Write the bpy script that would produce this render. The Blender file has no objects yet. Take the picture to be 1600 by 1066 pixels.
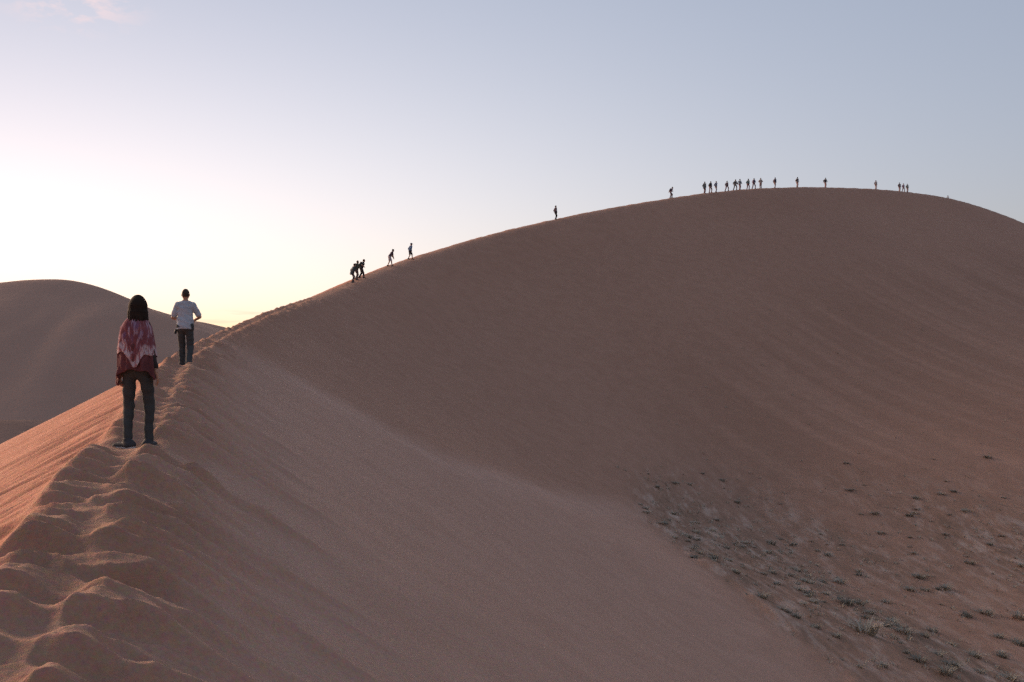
import bpy, math, random
import numpy as np
from mathutils import Vector

random.seed(7)
rng = np.random.default_rng(7)
scene = bpy.context.scene
COL = scene.collection
R = math.radians

# ------------------------------------------------------------------ camera
F = 1700.0 / 1600.0                      # focal length in frame widths
cam_d = bpy.data.cameras.new('camera')
cam_d.sensor_width = 36.0
cam_d.lens = 36.0 * F
cam_d.clip_start = 0.1
cam_d.clip_end = 60000
cam = bpy.data.objects.new('camera', cam_d)
cam.location = (0, 0, 0)
cam.rotation_euler = (R(90), 0, 0)
COL.objects.link(cam)
scene.camera = cam

# ------------------------------------------------------------------ sky and light
SUN_AZ, SUN_EL = -30.0, -1.0             # degrees; azimuth from the view direction, left is negative
world = bpy.data.worlds.new('World')
scene.world = world
world.use_nodes = True
wn, wl = world.node_tree.nodes, world.node_tree.links
wn.clear()
out = wn.new('ShaderNodeOutputWorld')
bg = wn.new('ShaderNodeBackground')
sky = wn.new('ShaderNodeTexSky')
sky.sky_type = 'NISHITA'
sky.sun_disc = False
sky.sun_elevation = R(SUN_EL)
sky.sun_rotation = R(SUN_AZ)
sky.altitude = 600
sky.air_density = 1.0
sky.dust_density = 1.0
sky.ozone_density = 2.5
bg.inputs['Strength'].default_value = 0.15
# the film's soft response to the dawn sky, and the bright dust layer low over the place where the sun will rise
gam = wn.new('ShaderNodeGamma'); gam.inputs['Gamma'].default_value = 0.345
wl.new(sky.outputs[0], gam.inputs[0])
tin = wn.new('ShaderNodeVectorMath'); tin.operation = 'MULTIPLY'; tin.inputs[1].default_value = (1.01, 0.99, 1.05)
hs = wn.new('ShaderNodeHueSaturation'); hs.inputs['Saturation'].default_value = 0.86
wl.new(gam.outputs[0], hs.inputs['Color'])
wl.new(hs.outputs[0], tin.inputs[0])
tc = wn.new('ShaderNodeTexCoord')
sq = wn.new('ShaderNodeVectorMath'); sq.operation = 'MULTIPLY'; sq.inputs[1].default_value = (1, 1, 3.4)
nz = wn.new('ShaderNodeVectorMath'); nz.operation = 'NORMALIZE'
dt = wn.new('ShaderNodeVectorMath'); dt.operation = 'DOT_PRODUCT'
GA = R(-27)
dt.inputs[1].default_value = (math.sin(GA) * 0.99, math.cos(GA) * 0.99, 0.14)
mx = wn.new('ShaderNodeMath'); mx.operation = 'MAXIMUM'; mx.inputs[1].default_value = 0.0
pw = wn.new('ShaderNodeMath'); pw.operation = 'POWER'; pw.inputs[1].default_value = 5.5
gl = wn.new('ShaderNodeVectorMath'); gl.operation = 'SCALE'; gl.inputs[0].default_value = (0.94, 0.765, 0.645)
ad = wn.new('ShaderNodeVectorMath'); ad.operation = 'ADD'
wl.new(tc.outputs['Generated'], sq.inputs[0]); wl.new(sq.outputs[0], nz.inputs[0]); wl.new(nz.outputs[0], dt.inputs[0])
wl.new(dt.outputs['Value'], mx.inputs[0]); wl.new(mx.outputs[0], pw.inputs[0]); wl.new(pw.outputs[0], gl.inputs['Scale'])
wl.new(tin.outputs[0], ad.inputs[0]); wl.new(gl.outputs[0], ad.inputs[1])
# a few thin wisps: pink ones high up on the left, grey ones low over the glow
def wisps(prev, centre, width, scale, lo, hi, colour, amount):
    mp = wn.new('ShaderNodeVectorMath'); mp.operation = 'MULTIPLY'; mp.inputs[1].default_value = scale
    wl.new(tc.outputs['Generated'], mp.inputs[0])
    ns = wn.new('ShaderNodeTexNoise'); ns.inputs['Scale'].default_value = 1.0; ns.inputs['Detail'].default_value = 5; ns.inputs['Roughness'].default_value = 0.6
    wl.new(mp.outputs[0], ns.inputs['Vector'])
    rp = wn.new('ShaderNodeMapRange'); rp.inputs['From Min'].default_value = lo; rp.inputs['From Max'].default_value = hi
    wl.new(ns.outputs['Fac'], rp.inputs['Value'])
    df = wn.new('ShaderNodeVectorMath'); df.operation = 'SUBTRACT'; df.inputs[1].default_value = centre
    wl.new(tc.outputs['Generated'], df.inputs[0])
    dv = wn.new('ShaderNodeVectorMath'); dv.operation = 'DIVIDE'; dv.inputs[1].default_value = width
    wl.new(df.outputs[0], dv.inputs[0])
    le = wn.new('ShaderNodeVectorMath'); le.operation = 'LENGTH'; wl.new(dv.outputs[0], le.inputs[0])
    fo = wn.new('ShaderNodeMapRange'); fo.interpolation_type = 'SMOOTHSTEP'; fo.inputs['From Min'].default_value = 1.0; fo.inputs['From Max'].default_value = 0.0
    wl.new(le.outputs['Value'], fo.inputs['Value'])
    ml = wn.new('ShaderNodeMath'); ml.operation = 'MULTIPLY'; wl.new(rp.outputs[0], ml.inputs[0]); wl.new(fo.outputs[0], ml.inputs[1])
    m2 = wn.new('ShaderNodeMath'); m2.operation = 'MULTIPLY'; m2.inputs[1].default_value = amount; wl.new(ml.outputs[0], m2.inputs[0])
    mi = wn.new('ShaderNodeMix'); mi.data_type = 'RGBA'; wl.new(m2.outputs[0], mi.inputs[0]); wl.new(prev, mi.inputs[6]); mi.inputs[7].default_value = (*colour, 1)
    return mi.outputs[2]
def toward(px, py):
    return Vector(((px - 800) / 1700, 1, (533 - py) / 1700)).normalized()
sky_c = wisps(ad.outputs[0], toward(115, 4), (0.075, 0.075, 0.032), (34, 34, 80), 0.46, 0.60, (1.36, 1.08, 1.10), 0.8)
sky_c = wisps(sky_c, toward(385, 497), (0.09, 0.09, 0.010), (16, 16, 220), 0.47, 0.60, (1.20, 0.92, 0.66), 0.6)
wl.new(sky_c, bg.inputs['Color'])
wl.new(bg.outputs[0], out.inputs['Surface'])

sun_d = bpy.data.lights.new('sun', 'SUN')
sun_d.energy = 1.3
sun_d.angle = R(36)
sun_d.color = (1.0, 0.66, 0.44)
sun = bpy.data.objects.new('sun', sun_d)
SUN_LAMP_AZ, SUN_LAMP_EL = -54.0, 12.0
sd = Vector((math.sin(R(SUN_LAMP_AZ)) * math.cos(R(SUN_LAMP_EL)), math.cos(R(SUN_LAMP_AZ)) * math.cos(R(SUN_LAMP_EL)), math.sin(R(SUN_LAMP_EL))))
sun.rotation_euler = sd.to_track_quat('Z', 'Y').to_euler()
sun.location = (-30, 30, 40)
COL.objects.link(sun)

scene.view_settings.view_transform = 'Standard'
scene.view_settings.look = 'None'
scene.view_settings.gamma = 1.0
scene.view_settings.use_curve_mapping = False
scene.cycles.use_denoising = False
scene.cycles.use_adaptive_sampling = True
scene.cycles.adaptive_threshold = 0.055
scene.cycles.adaptive_min_samples = 20
scene.view_settings.exposure = 2.2

# ------------------------------------------------------------------ material helpers
def mat(name):
    m = bpy.data.materials.new(name)
    m.use_nodes = True
    nt = m.node_tree
    return m, nt.nodes, nt.links, nt.nodes['Principled BSDF']

def n_noise(n, l, vec, scale, detail=4, rough=0.55, distort=0.0):
    t = n.new('ShaderNodeTexNoise')
    t.inputs['Scale'].default_value = scale
    t.inputs['Detail'].default_value = detail
    t.inputs['Roughness'].default_value = rough
    t.inputs['Distortion'].default_value = distort
    if vec is not None:
        l.new(vec, t.inputs['Vector'])
    return t.outputs['Fac']

def n_ramp(n, l, fac, stops):
    r = n.new('ShaderNodeValToRGB')
    el = r.color_ramp.elements
    while len(el) < len(stops):
        el.new(0.5)
    for e, (p, c) in zip(el, stops):
        e.position = p
        e.color = (*c, 1) if len(c) == 3 else c
    l.new(fac, r.inputs['Fac'])
    return r.outputs['Color']

def n_mix(n, l, fac, a, b, mode='MIX'):
    m = n.new('ShaderNodeMix')
    m.data_type = 'RGBA'
    m.blend_type = mode
    for v, k in ((fac, 0), (a, 6), (b, 7)):
        if hasattr(v, 'links'):
            l.new(v, m.inputs[k])
        elif k == 0:
            m.inputs[k].default_value = v
        else:
            m.inputs[k].default_value = (*v, 1)
    return m.outputs[2]

def n_math(n, l, op, a, b):
    m = n.new('ShaderNodeMath')
    m.operation = op
    for v, k in ((a, 0), (b, 1)):
        if hasattr(v, 'links'):
            l.new(v, m.inputs[k])
        else:
            m.inputs[k].default_value = v
    return m.outputs[0]

def n_map(n, l, vec, scale=(1, 1, 1), rot=(0, 0, 0), loc=(0, 0, 0)):
    m = n.new('ShaderNodeMapping')
    m.inputs['Scale'].default_value = scale
    m.inputs['Rotation'].default_value = rot
    m.inputs['Location'].default_value = loc
    l.new(vec, m.inputs['Vector'])
    return m.outputs[0]

def coords(n):
    return n.new('ShaderNodeTexCoord').outputs['Object']

def attr(n, name):
    a = n.new('ShaderNodeAttribute')
    a.attribute_name = name
    return a.outputs['Fac']

# ------------------------------------------------------------------ numpy noise
def _hash(ix, iy, seed):
    h = (ix.astype(np.int64) * 374761393 + iy.astype(np.int64) * 668265263 + seed * 2147483647) & 0xFFFFFFFF
    h = ((h ^ (h >> 13)) * 1274126177) & 0xFFFFFFFF
    h = h ^ (h >> 16)
    return (h & 0xFFFFFF).astype(np.float32) / 16777216.0

def vnoise(x, y, seed=0):
    ix, iy = np.floor(x), np.floor(y)
    fx, fy = x - ix, y - iy
    fx = fx * fx * fx * (fx * (fx * 6 - 15) + 10)
    fy = fy * fy * fy * (fy * (fy * 6 - 15) + 10)
    a, b = _hash(ix, iy, seed), _hash(ix + 1, iy, seed)
    c, d = _hash(ix, iy + 1, seed), _hash(ix + 1, iy + 1, seed)
    return ((a + (b - a) * fx) * (1 - fy) + (c + (d - c) * fx) * fy) * 2 - 1

def fbm(x, y, oct=4, seed=0, gain=0.5):
    s, a, tot = 0, 1.0, 0
    for i in range(oct):
        s = s + a * vnoise(x * 2.03 ** i + 17.3 * i, y * 2.03 ** i - 9.1 * i, seed + i)
        tot += a
        a *= gain
    return s / tot

def sstep(a, b, x):
    t = np.clip((x - a) / (b - a), 0, 1)
    return t * t * (3 - 2 * t)

# ------------------------------------------------------------------ the dune crest, as a line in the place (metres, eye at the origin)
# (distance ahead, frame column, frame row) -> where the crest stands
def at(px, py, D):
    return ((px - 800) / 1700.0 * D, D, (533 - py) / 1700.0 * D)

CREST = [(14, -60, -9), (4.2, -20, -2.6), (-0.1, -4, -1.62), (-1.15, 0, -1.56), (-1.95, 3, -1.45),
         at(0, 955, 5.46), at(35, 895, 6.2), at(130, 735, 9.76), at(185, 688, 11.75), at(232, 620, 17.0), at(270, 568, 24.4), at(330, 532, 36),
         at(370, 513, 48), at(420, 490, 61), at(490, 465, 75), at(555, 438, 89), at(608, 416, 101), at(640, 405, 107), at(700, 386, 116),
         at(780, 363, 126), at(866, 343, 135), at(960, 324, 146), at(1046, 310, 156), at(1110, 301, 164), at(1180, 295, 173),
         at(1243, 293, 182), at(1287, 293, 189), at(1366, 296, 201), at(1410, 300, 209), at(1490, 313, 225), at(1600, 352, 250),
         at(1740, 425, 285), at(1950, 545, 330), at(2200, 640, 380)]
CP = np.array(CREST, float)

def resample_crest():
    # Catmull-Rom through the points (centripetal enough for these), then even steps
    P = np.vstack([2 * CP[0] - CP[1], CP, 2 * CP[-1] - CP[-2]])
    pts = []
    for i in range(1, len(P) - 2):
        p0, p1, p2, p3 = P[i - 1], P[i], P[i + 1], P[i + 2]
        t0 = 0.0
        t1 = t0 + np.linalg.norm(p1 - p0) ** 0.5
        t2 = t1 + np.linalg.norm(p2 - p1) ** 0.5
        t3 = t2 + np.linalg.norm(p3 - p2) ** 0.5
        n = 24
        for t in np.linspace(t1, t2, n, endpoint=False):
            A1 = (t1 - t) / (t1 - t0) * p0 + (t - t0) / (t1 - t0) * p1
            A2 = (t2 - t) / (t2 - t1) * p1 + (t - t1) / (t2 - t1) * p2
            A3 = (t3 - t) / (t3 - t2) * p2 + (t - t2) / (t3 - t2) * p3
            B1 = (t2 - t) / (t2 - t0) * A1 + (t - t0) / (t2 - t0) * A2
            B2 = (t3 - t) / (t3 - t1) * A2 + (t - t1) / (t3 - t1) * A3
            pts.append((t2 - t) / (t2 - t1) * B1 + (t - t1) / (t2 - t1) * B2)
    pts.append(P[-2])
    pts = np.array(pts)
    s = np.concatenate([[0], np.cumsum(np.linalg.norm(np.diff(pts[:, :2], axis=0), axis=1))])
    i0 = np.argmin(np.abs(pts[:, 1]) + 100 * (np.abs(pts[:, 0]) > 3))
    s -= s[i0]                                       # s = 0 beside the camera
    out_s, cur = [], s[0]
    while cur < s[-1]:
        out_s.append(cur)
        cur += 0.35 if -3 < cur < 62 else 1.6
    out_s = np.array(out_s)
    # smooth the line a little
    res = np.stack([np.interp(out_s, s, pts[:, k]) for k in range(3)], 1)
    for _ in range(6):
        res[1:-1] = res[1:-1] * 0.5 + 0.25 * (res[:-2] + res[2:])
    return out_s, res

CS, CR = resample_crest()
CT = np.gradient(CR[:, :2], CS, axis=0)
CT /= np.linalg.norm(CT, axis=1)[:, None]

CZ = CR[:, 2].astype(np.float32)
PLAIN_Z = -46.0
TRAIL_W = 0.86
# footprints worn into the crest: two columns of hollows and a scatter of smaller ones
FEET = []
s_ = -4.0
while s_ < 75:
    st = 0.62 + 0.22 * rng.random()
    FEET.append((s_, 0.15 + 0.06 * rng.standard_normal(), 0.26 + 0.08 * rng.random(), 0.21 + 0.06 * rng.random(), 0.05 + 0.06 * rng.random()))
    FEET.append((s_ + st * (0.42 + 0.2 * rng.random()), 0.56 + 0.06 * rng.standard_normal(), 0.25 + 0.08 * rng.random(), 0.21 + 0.06 * rng.random(), 0.04 + 0.06 * rng.random()))
    if rng.random() < 0.8:
        FEET.append((s_ + st * rng.random(), 0.05 + 0.85 * rng.random(), 0.13 + 0.06 * rng.random(), 0.11 + 0.05 * rng.random(), 0.04 + 0.05 * rng.random()))
    s_ += st
FEET = [q for q in FEET if not (11.35 < q[0] < 12.55 or 24.6 < q[0] < 25.8)]      # where somebody stands
FEET += [(11.85, 0.30, 0.42, 0.40, 0.09), (12.0, 0.75, 0.3, 0.3, 0.08), (25.35, 0.40, 0.42, 0.4, 0.15), (25.0, 0.5, 0.3, 0.3, 0.15)]
# steps trodden across the trail: steep towards the walker, gentle behind, running out as tongues down the slip face
STEPS = []
s_ = -4.0
while s_ < 75:
    STEPS.append((s_, 0.85 + 0.35 * rng.random(), 0.14 + 0.05 * rng.random(), 0.36 + 0.12 * rng.random(), 0.6 + 1.3 * rng.random() ** 1.5, 0.07 * rng.standard_normal(), rng.integers(1, 999)))
    s_ += 0.43 + 0.20 * rng.random()
s_ = -2.0
while s_ < 45:
    STEPS.append((s_, 0.12 + 0.20 * rng.random(), 0.07 + 0.03 * rng.random(), 0.16 + 0.10 * rng.random(), 0.2 + 0.9 * rng.random() ** 1.5, 0.07 * rng.standard_normal(), rng.integers(1, 999)))
    s_ += 0.17 + 0.16 * rng.random()
STEPS = [q for q in STEPS if not (11.3 < q[0] < 12.35 or 24.6 < q[0] < 25.8)]

def prof(d, d1, w, a=0.62, cut=0.40):
    f = np.float32
    x = (d - f(d1)) * f(1 / w)
    x = np.maximum(x, 0) + np.log1p(np.exp(-np.abs(x)))
    return f(a) * d - f(cut * w) * x + f(cut * w * math.log1p(math.exp(-d1 / w)))

def dune_height(x, y, want=False):
    """height of the dune at x, y (1-D arrays); with want also s, t, nearest-crest distance"""
    n = len(x)
    z = np.empty(n); S = np.empty(n); T = np.empty(n); fr = np.zeros(n)
    near_i = CS < 47
    for a in range(0, n, 40000):
        b = min(n, a + 40000)
        X, Y = x[a:b], y[a:b]
        dx = X[:, None].astype(np.float32) - CR[None, :, 0].astype(np.float32)
        dy = Y[:, None].astype(np.float32) - CR[None, :, 1].astype(np.float32)
        d = np.sqrt(dx * dx + dy * dy)
        i = np.argmin(d, 1)
        r = np.arange(b - a)
        # exact foot point on the two neighbouring segments
        best = np.full(b - a, 1e9); bs = np.zeros(b - a); bz = np.zeros(b - a); bt = np.zeros(b - a)
        for o in (-1, 0):
            j = np.clip(i + o, 0, len(CS) - 2)
            px, py = CR[j, 0], CR[j, 1]
            ex, ey = CR[j + 1, 0] - px, CR[j + 1, 1] - py
            L2 = ex * ex + ey * ey
            u = np.clip(((X - px) * ex + (Y - py) * ey) / L2, 0, 1)
            qx, qy = px + u * ex, py + u * ey
            dd = np.hypot(X - qx, Y - qy)
            side = ex * (Y - qy) - ey * (X - qx)            # > 0 left of the line
            m = dd < best
            best = np.where(m, dd, best)
            bs = np.where(m, CS[j] + u * (CS[j + 1] - CS[j]), bs)
            bz = np.where(m, CR[j, 2] + u * (CR[j + 1, 2] - CR[j, 2]), bz)
            bt = np.where(m, np.where(side > 0, -dd, dd), bt)
        # far from the line: union of cones of repose
        zc = np.zeros(b - a)
        e = np.nonzero(bt > 3.9)[0]
        if len(e):
            de = d[e]
            zn = (CZ[None, near_i] - prof(de[:, near_i], 20.5, 2.0, 0.62, 0.47)).max(1)
            zf = (CZ[None, ~near_i] - prof(de[:, ~near_i], 46.0, 16.0, 0.60, 0.43)).max(1)
            k = np.clip((best[e] - 8) * 0.25, 0.01, 5.0)
            h = np.clip(k - np.abs(zn - zf), 0, None) / k
            zc[e] = np.maximum(zn, zf) + h * h * k * 0.25
            fr[a:b][e] = zn - zf
        t = bt
        # right of the line: flat tread, then the slip face
        rw = np.clip((bs - 40) / 60, 0, 1)                  # further off the crest is blown rounder
        tr = np.sqrt(np.clip(t - TRAIL_W * 0.5, 0, None) ** 2 + (0.12 + 0.8 * rw) ** 2) - (0.12 + 0.8 * rw)
        z1 = bz - 0.62 * tr - 0.05 * np.clip(t, 0, TRAIL_W)
        w = sstep(4.0, 12.0, t)
        zr = z1 * (1 - w) + (zc + 0.25) * w
        # left of the line: the windward flank
        tl = np.clip(-t, 0, None)
        rl = 0.10 + 0.9 * rw
        zl = bz - 0.52 * (np.sqrt(tl * tl + rl * rl) - rl) + 0.0009 * np.clip(tl - 40, 0, 150) ** 2
        z[a:b] = np.where(t > 0, zr, zl)
        S[a:b] = bs; T[a:b] = bt
        fr[a:b] = np.where(bt > 3.9, fr[a:b], np.clip((47 - bs) * 0.35, -8, 8))
    z = np.maximum(z, PLAIN_Z - 4)
    if want == 'fresh':
        return z, S, T, fr
    if want:
        return z, S, T
    return z

def dune_detail(x, y, z, S, T):
    """footprints, slumped tongues, ripples and tussock terraces on top of the plain dune shape"""
    h = np.zeros_like(z)
    # broad unevenness
    off = np.clip(np.abs(T) - 3, 0, 1e9)
    h += 0.25 * fbm(x / 22, y / 22, 3, 3) * sstep(3, 30, off)
    h += 0.14 * fbm((0.60 * x - 0.80 * y) / 34, (0.80 * x + 0.60 * y) / 4.0, 3, 6) * sstep(28, 45, T)
    h += 0.02 * fbm(x / 2.5, y / 2.5, 3, 5) * sstep(0.5, 4, np.abs(T))
    m = np.nonzero((T > -3.5) & (T < 5) & (S > -4) & (S < 76))[0]
    s, t = S[m], T[m]
    wob = 0.05 * vnoise(s * 1.7, t * 1.3, 11)
    tw = t + wob + 0.05 * vnoise(s * 4.1, t * 4.0, 12)
    sw = s + 0.06 * vnoise(s * 3.3 + 5, t * 3.1, 13)
    bowl = np.zeros(len(m))
    order = np.argsort(s); so = s[order]
    near = lambda L: [q for q in L if len(so) and so[0] - 1.1 < q[0] < so[-1] + 1.1]
    for fs, ft, a, b, dp in near(FEET):
        i0, i1 = np.searchsorted(so, [fs - 0.8, fs + 0.8])
        ii = order[i0:i1]
        q = ((sw[ii] - fs) / (a * 1.3)) ** 2 + ((tw[ii] - ft) / (b * 1.3)) ** 2
        bowl[ii] = np.minimum(bowl[ii], -dp * np.clip(1 - q, 0, 1))
    # keep the hollows on the tread
    edge = sstep(-0.40, -0.02, t) * (1 - sstep(0.80, 1.15, t))
    hh = bowl * edge
    hh += 0.035 * sstep(-0.5, 0.0, t) * (1 - sstep(0.9, 1.5, t))
    # steps and tongues
    lob = np.zeros(len(m))
    for ls, A, wn_, wf, L, sh, sd_ in near(STEPS):
        i0, i1 = np.searchsorted(so, [ls - 1.1, ls + 1.1])
        ii = order[i0:i1]
        tt = t[ii]
        line = ls + 0.13 * vnoise(tt * 2.6 + sd_, np.full(len(ii), sd_ * 1.7), 14) + 0.035 * vnoise(tt * 7 + sd_, s[ii] * 0 + sd_, 15) + (sh + 0.06) * np.clip(tt - 0.7, 0, 4)
        e = s[ii] - line
        nar = 1 - 0.35 * sstep(0.9, 2.4, tt)
        sh_n = np.clip(1 + e / (wn_ * nar), 0, 1) ** 1.35
        sh_f = np.clip(1 - e / (wf * nar), 0, 1) ** 1.1
        env = sstep(-0.32, -0.02, tt) * np.where(tt > 0.8, np.clip(1 - (tt - 0.8) / L, 0, 1) ** 0.8, 1)
        env = env * (1 - 0.55 * np.exp(-((tt - 0.27) / 0.13) ** 2)) * (0.85 + 0.3 * vnoise(tt * 3.1 + sd_, s[ii] * 0 + 0.5 * sd_, 16))
        lob[ii] = np.maximum(lob[ii], 0.17 * A * env * np.where(e < 0, sh_n, sh_f))
    hh += lob
    # windward flank: fine streaks of sand that slid off the trail
    lf = sstep(0.05, 0.5, -t) * np.exp(-np.clip(-t - 0.5, 0, 9) / 2.2)
    hh += lf * (0.05 * vnoise(s * 2.6, t * 0.45, 21) + 0.045 * vnoise(s * 6.0, t * 0.7, 22) + 0.02 * vnoise(s * 14.0, t * 1.0, 23))
    # rough trampled sand
    tram = sstep(-0.3, 0.0, t) * (1 - sstep(1.0, 2.2, t))
    hh += tram * (0.016 * fbm(s * 6, t * 6, 3, 31) + 0.012 * np.clip(fbm(s * 17, t * 17, 2, 32) - 0.15, 0, 1))
    h[m] += hh
    # a low bank where the slip face runs out against the old vegetated ground
    tb = T + 0.5 * fbm(x / 2.0, y / 2.0, 3, 51)
    h += 0.20 * sstep(20.9, 21.5, tb) * np.exp(-np.clip(tb - 21.5, 0, 60) / 3.5) * sstep(66, 56, S) * sstep(24, 30, S) * (0.6 + 0.5 * vnoise(S * 0.35, T * 0, 52))
    # the worn trail far up the ridge
    far = (S >= 70) & (np.abs(T) < 6)
    h += np.where(far, 0.07 * fbm(S * 0.9, T * 0.9, 3, 41) * (1 - sstep(2, 6, np.abs(T))), 0)
    return h

def veg_mask(x, y, z, S, T):
    """where tussocks and gravel cover the foot of the slope"""
    a = -x * 0.30 + y * 0.95
    b = x * 0.95 + y * 0.30
    m = sstep(-7.5, -11, z) * sstep(19.5, 22.5, T)
    n1 = fbm(a / 22, b / 5.0, 4, 61)
    return np.clip(m * (0.85 + 0.9 * n1), 0, 1) * sstep(95, 60, y)

def height(x, y):
    x = np.atleast_1d(np.asarray(x, float)); y = np.atleast_1d(np.asarray(y, float))
    z, S, T = dune_height(x, y, True)
    return z + dune_detail(x, y, z, S, T)

def ground_z(x, y):
    return float(height([x], [y])[0])

# ------------------------------------------------------------------ mesh helpers
def mesh_obj(name, verts, faces, material, parent=None, smooth=True):
    me = bpy.data.meshes.new(name)
    verts = np.asarray(verts, np.float32)
    faces = np.asarray(faces, np.int32)
    nf, k = faces.shape
    me.vertices.add(len(verts))
    me.vertices.foreach_set('co', verts.ravel())
    me.loops.add(nf * k)
    me.loops.foreach_set('vertex_index', faces.ravel())
    me.polygons.add(nf)
    me.polygons.foreach_set('loop_start', np.arange(0, nf * k, k, dtype=np.int32))
    me.polygons.foreach_set('loop_total', np.full(nf, k, np.int32))
    me.update(calc_edges=True)
    me.polygons.foreach_set('use_smooth', np.full(nf, smooth, bool))
    me.validate()
    if material:
        me.materials.append(material)
    o = bpy.data.objects.new(name, me)
    COL.objects.link(o)
    if parent:
        o.parent = parent
    return o

def add_attr(o, name, vals):
    a = o.data.attributes.new(name, 'FLOAT', 'POINT')
    a.data.foreach_set('value', np.asarray(vals, np.float32))

def tag(o, label=None, cat=None, group=None, kind=None):
    for k, v in (('label', label), ('category', cat), ('group', group), ('kind', kind)):
        if v:
            o[k] = v
    return o

# ------------------------------------------------------------------ sand materials
def sand_material():
    m, n, l, b = mat('sand')
    co = coords(n)
    big = n_noise(n, l, co, 0.035, 4, 0.5)
    c = n_ramp(n, l, big, [(0.3, (0.375, 0.210, 0.145)), (0.7, (0.43, 0.245, 0.170))])
    mid = n_noise(n, l, co, 0.9, 5, 0.6)
    c = n_mix(n, l, 0.35, c, n_ramp(n, l, mid, [(0.35, (0.32, 0.175, 0.117)), (0.65, (0.43, 0.25, 0.175))]))
    # gravel and dry litter at the foot of the slope
    c = n_mix(n, l, n_math(n, l, 'MULTIPLY', attr(n, 'fresh'), 0.5), c, n_ramp(n, l, mid, [(0.3, (0.51, 0.32, 0.24)), (0.7, (0.57, 0.365, 0.28))]))
    c = n_mix(n, l, n_math(n, l, 'MULTIPLY', attr(n, 'band'), 0.42), c, (0.27, 0.145, 0.095))
    # damp sand turned up by the walkers
    c = n_mix(n, l, n_math(n, l, 'MULTIPLY', attr(n, 'tread'), 0.16), c, n_ramp(n, l, mid, [(0.3, (0.245, 0.132, 0.088)), (0.7, (0.34, 0.19, 0.13))]))
    # warm low light on the windward flank, painted in as redder sand colour
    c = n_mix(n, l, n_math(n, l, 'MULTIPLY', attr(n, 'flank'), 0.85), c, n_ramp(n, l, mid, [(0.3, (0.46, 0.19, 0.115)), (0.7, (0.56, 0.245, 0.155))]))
    c = n_mix(n, l, n_math(n, l, 'MULTIPLY', attr(n, 'streak'), 0.5), c, (0.56, 0.365, 0.285))
    veg = attr(n, 'veg')
    st = n_map(n, l, co, (1.25, 0.34, 0.6), (0, 0, R(-17)))
    litter = n_noise(n, l, st, 1.0, 7, 0.72)
    lc = n_ramp(n, l, litter, [(0.34, (0.19, 0.125, 0.085)), (0.50, (0.30, 0.18, 0.125)), (0.66, (0.48, 0.365, 0.295))])
    c = n_mix(n, l, veg, c, lc)
    # single grains
    gt = n.new('ShaderNodeTexNoise'); gt.inputs['Scale'].default_value = 22.0; gt.inputs['Detail'].default_value = 8; gt.inputs['Roughness'].default_value = 0.92
    l.new(co, gt.inputs['Vector'])
    gm = n.new('ShaderNodeVectorMath'); gm.operation = 'MULTIPLY_ADD'; gm.inputs[1].default_value = (2.6, 2.6, 2.6); gm.inputs[2].default_value = (-0.30, -0.30, -0.30)
    l.new(gt.outputs['Color'], gm.inputs[0])
    c = n_mix(n, l, 0.62, c, gm.outputs[0], 'MULTIPLY')
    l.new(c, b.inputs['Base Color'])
    b.inputs['Roughness'].default_value = 0.95
    b.inputs['Specular IOR Level'].default_value = 0.12
    f1 = n_noise(n, l, co, 34, 4, 0.65)
    f2 = n_noise(n, l, co, 190, 2, 0.6)
    bm = n.new('ShaderNodeBump'); bm.inputs['Strength'].default_value = 0.5; bm.inputs['Distance'].default_value = 0.02
    l.new(f1, bm.inputs['Height'])
    b2 = n.new('ShaderNodeBump'); b2.inputs['Strength'].default_value = 0.35; b2.inputs['Distance'].default_value = 0.004
    l.new(f2, b2.inputs['Height']); l.new(bm.outputs[0], b2.inputs['Normal'])
    l.new(b2.outputs[0], b.inputs['Normal'])
    return m

SAND = sand_material()

def far_sand(name, ca, cb, scale):
    m, n, l, b = mat(name)
    co = coords(n)
    f = n_noise(n, l, co, scale, 5, 0.55)
    c = n_ramp(n, l, f, [(0.3, ca), (0.7, cb)])
    l.new(c, b.inputs['Base Color'])
    b.inputs['Roughness'].default_value = 1.0
    b.inputs['Specular IOR Level'].default_value = 0.05
    bm = n.new('ShaderNodeBump'); bm.inputs['Strength'].default_value = 0.4; bm.inputs['Distance'].default_value = 1.5
    l.new(n_noise(n, l, co, 0.08, 5, 0.6), bm.inputs['Height'])
    l.new(bm.outputs[0], b.inputs['Normal'])
    return m

# ------------------------------------------------------------------ the dune sheet
def ladder(spans):
    r = [spans[0][0]]
    for _, r1, q in spans:
        while r[-1] < r1:
            r.append(r[-1] * (1 + q))
    return np.array(r)

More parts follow.
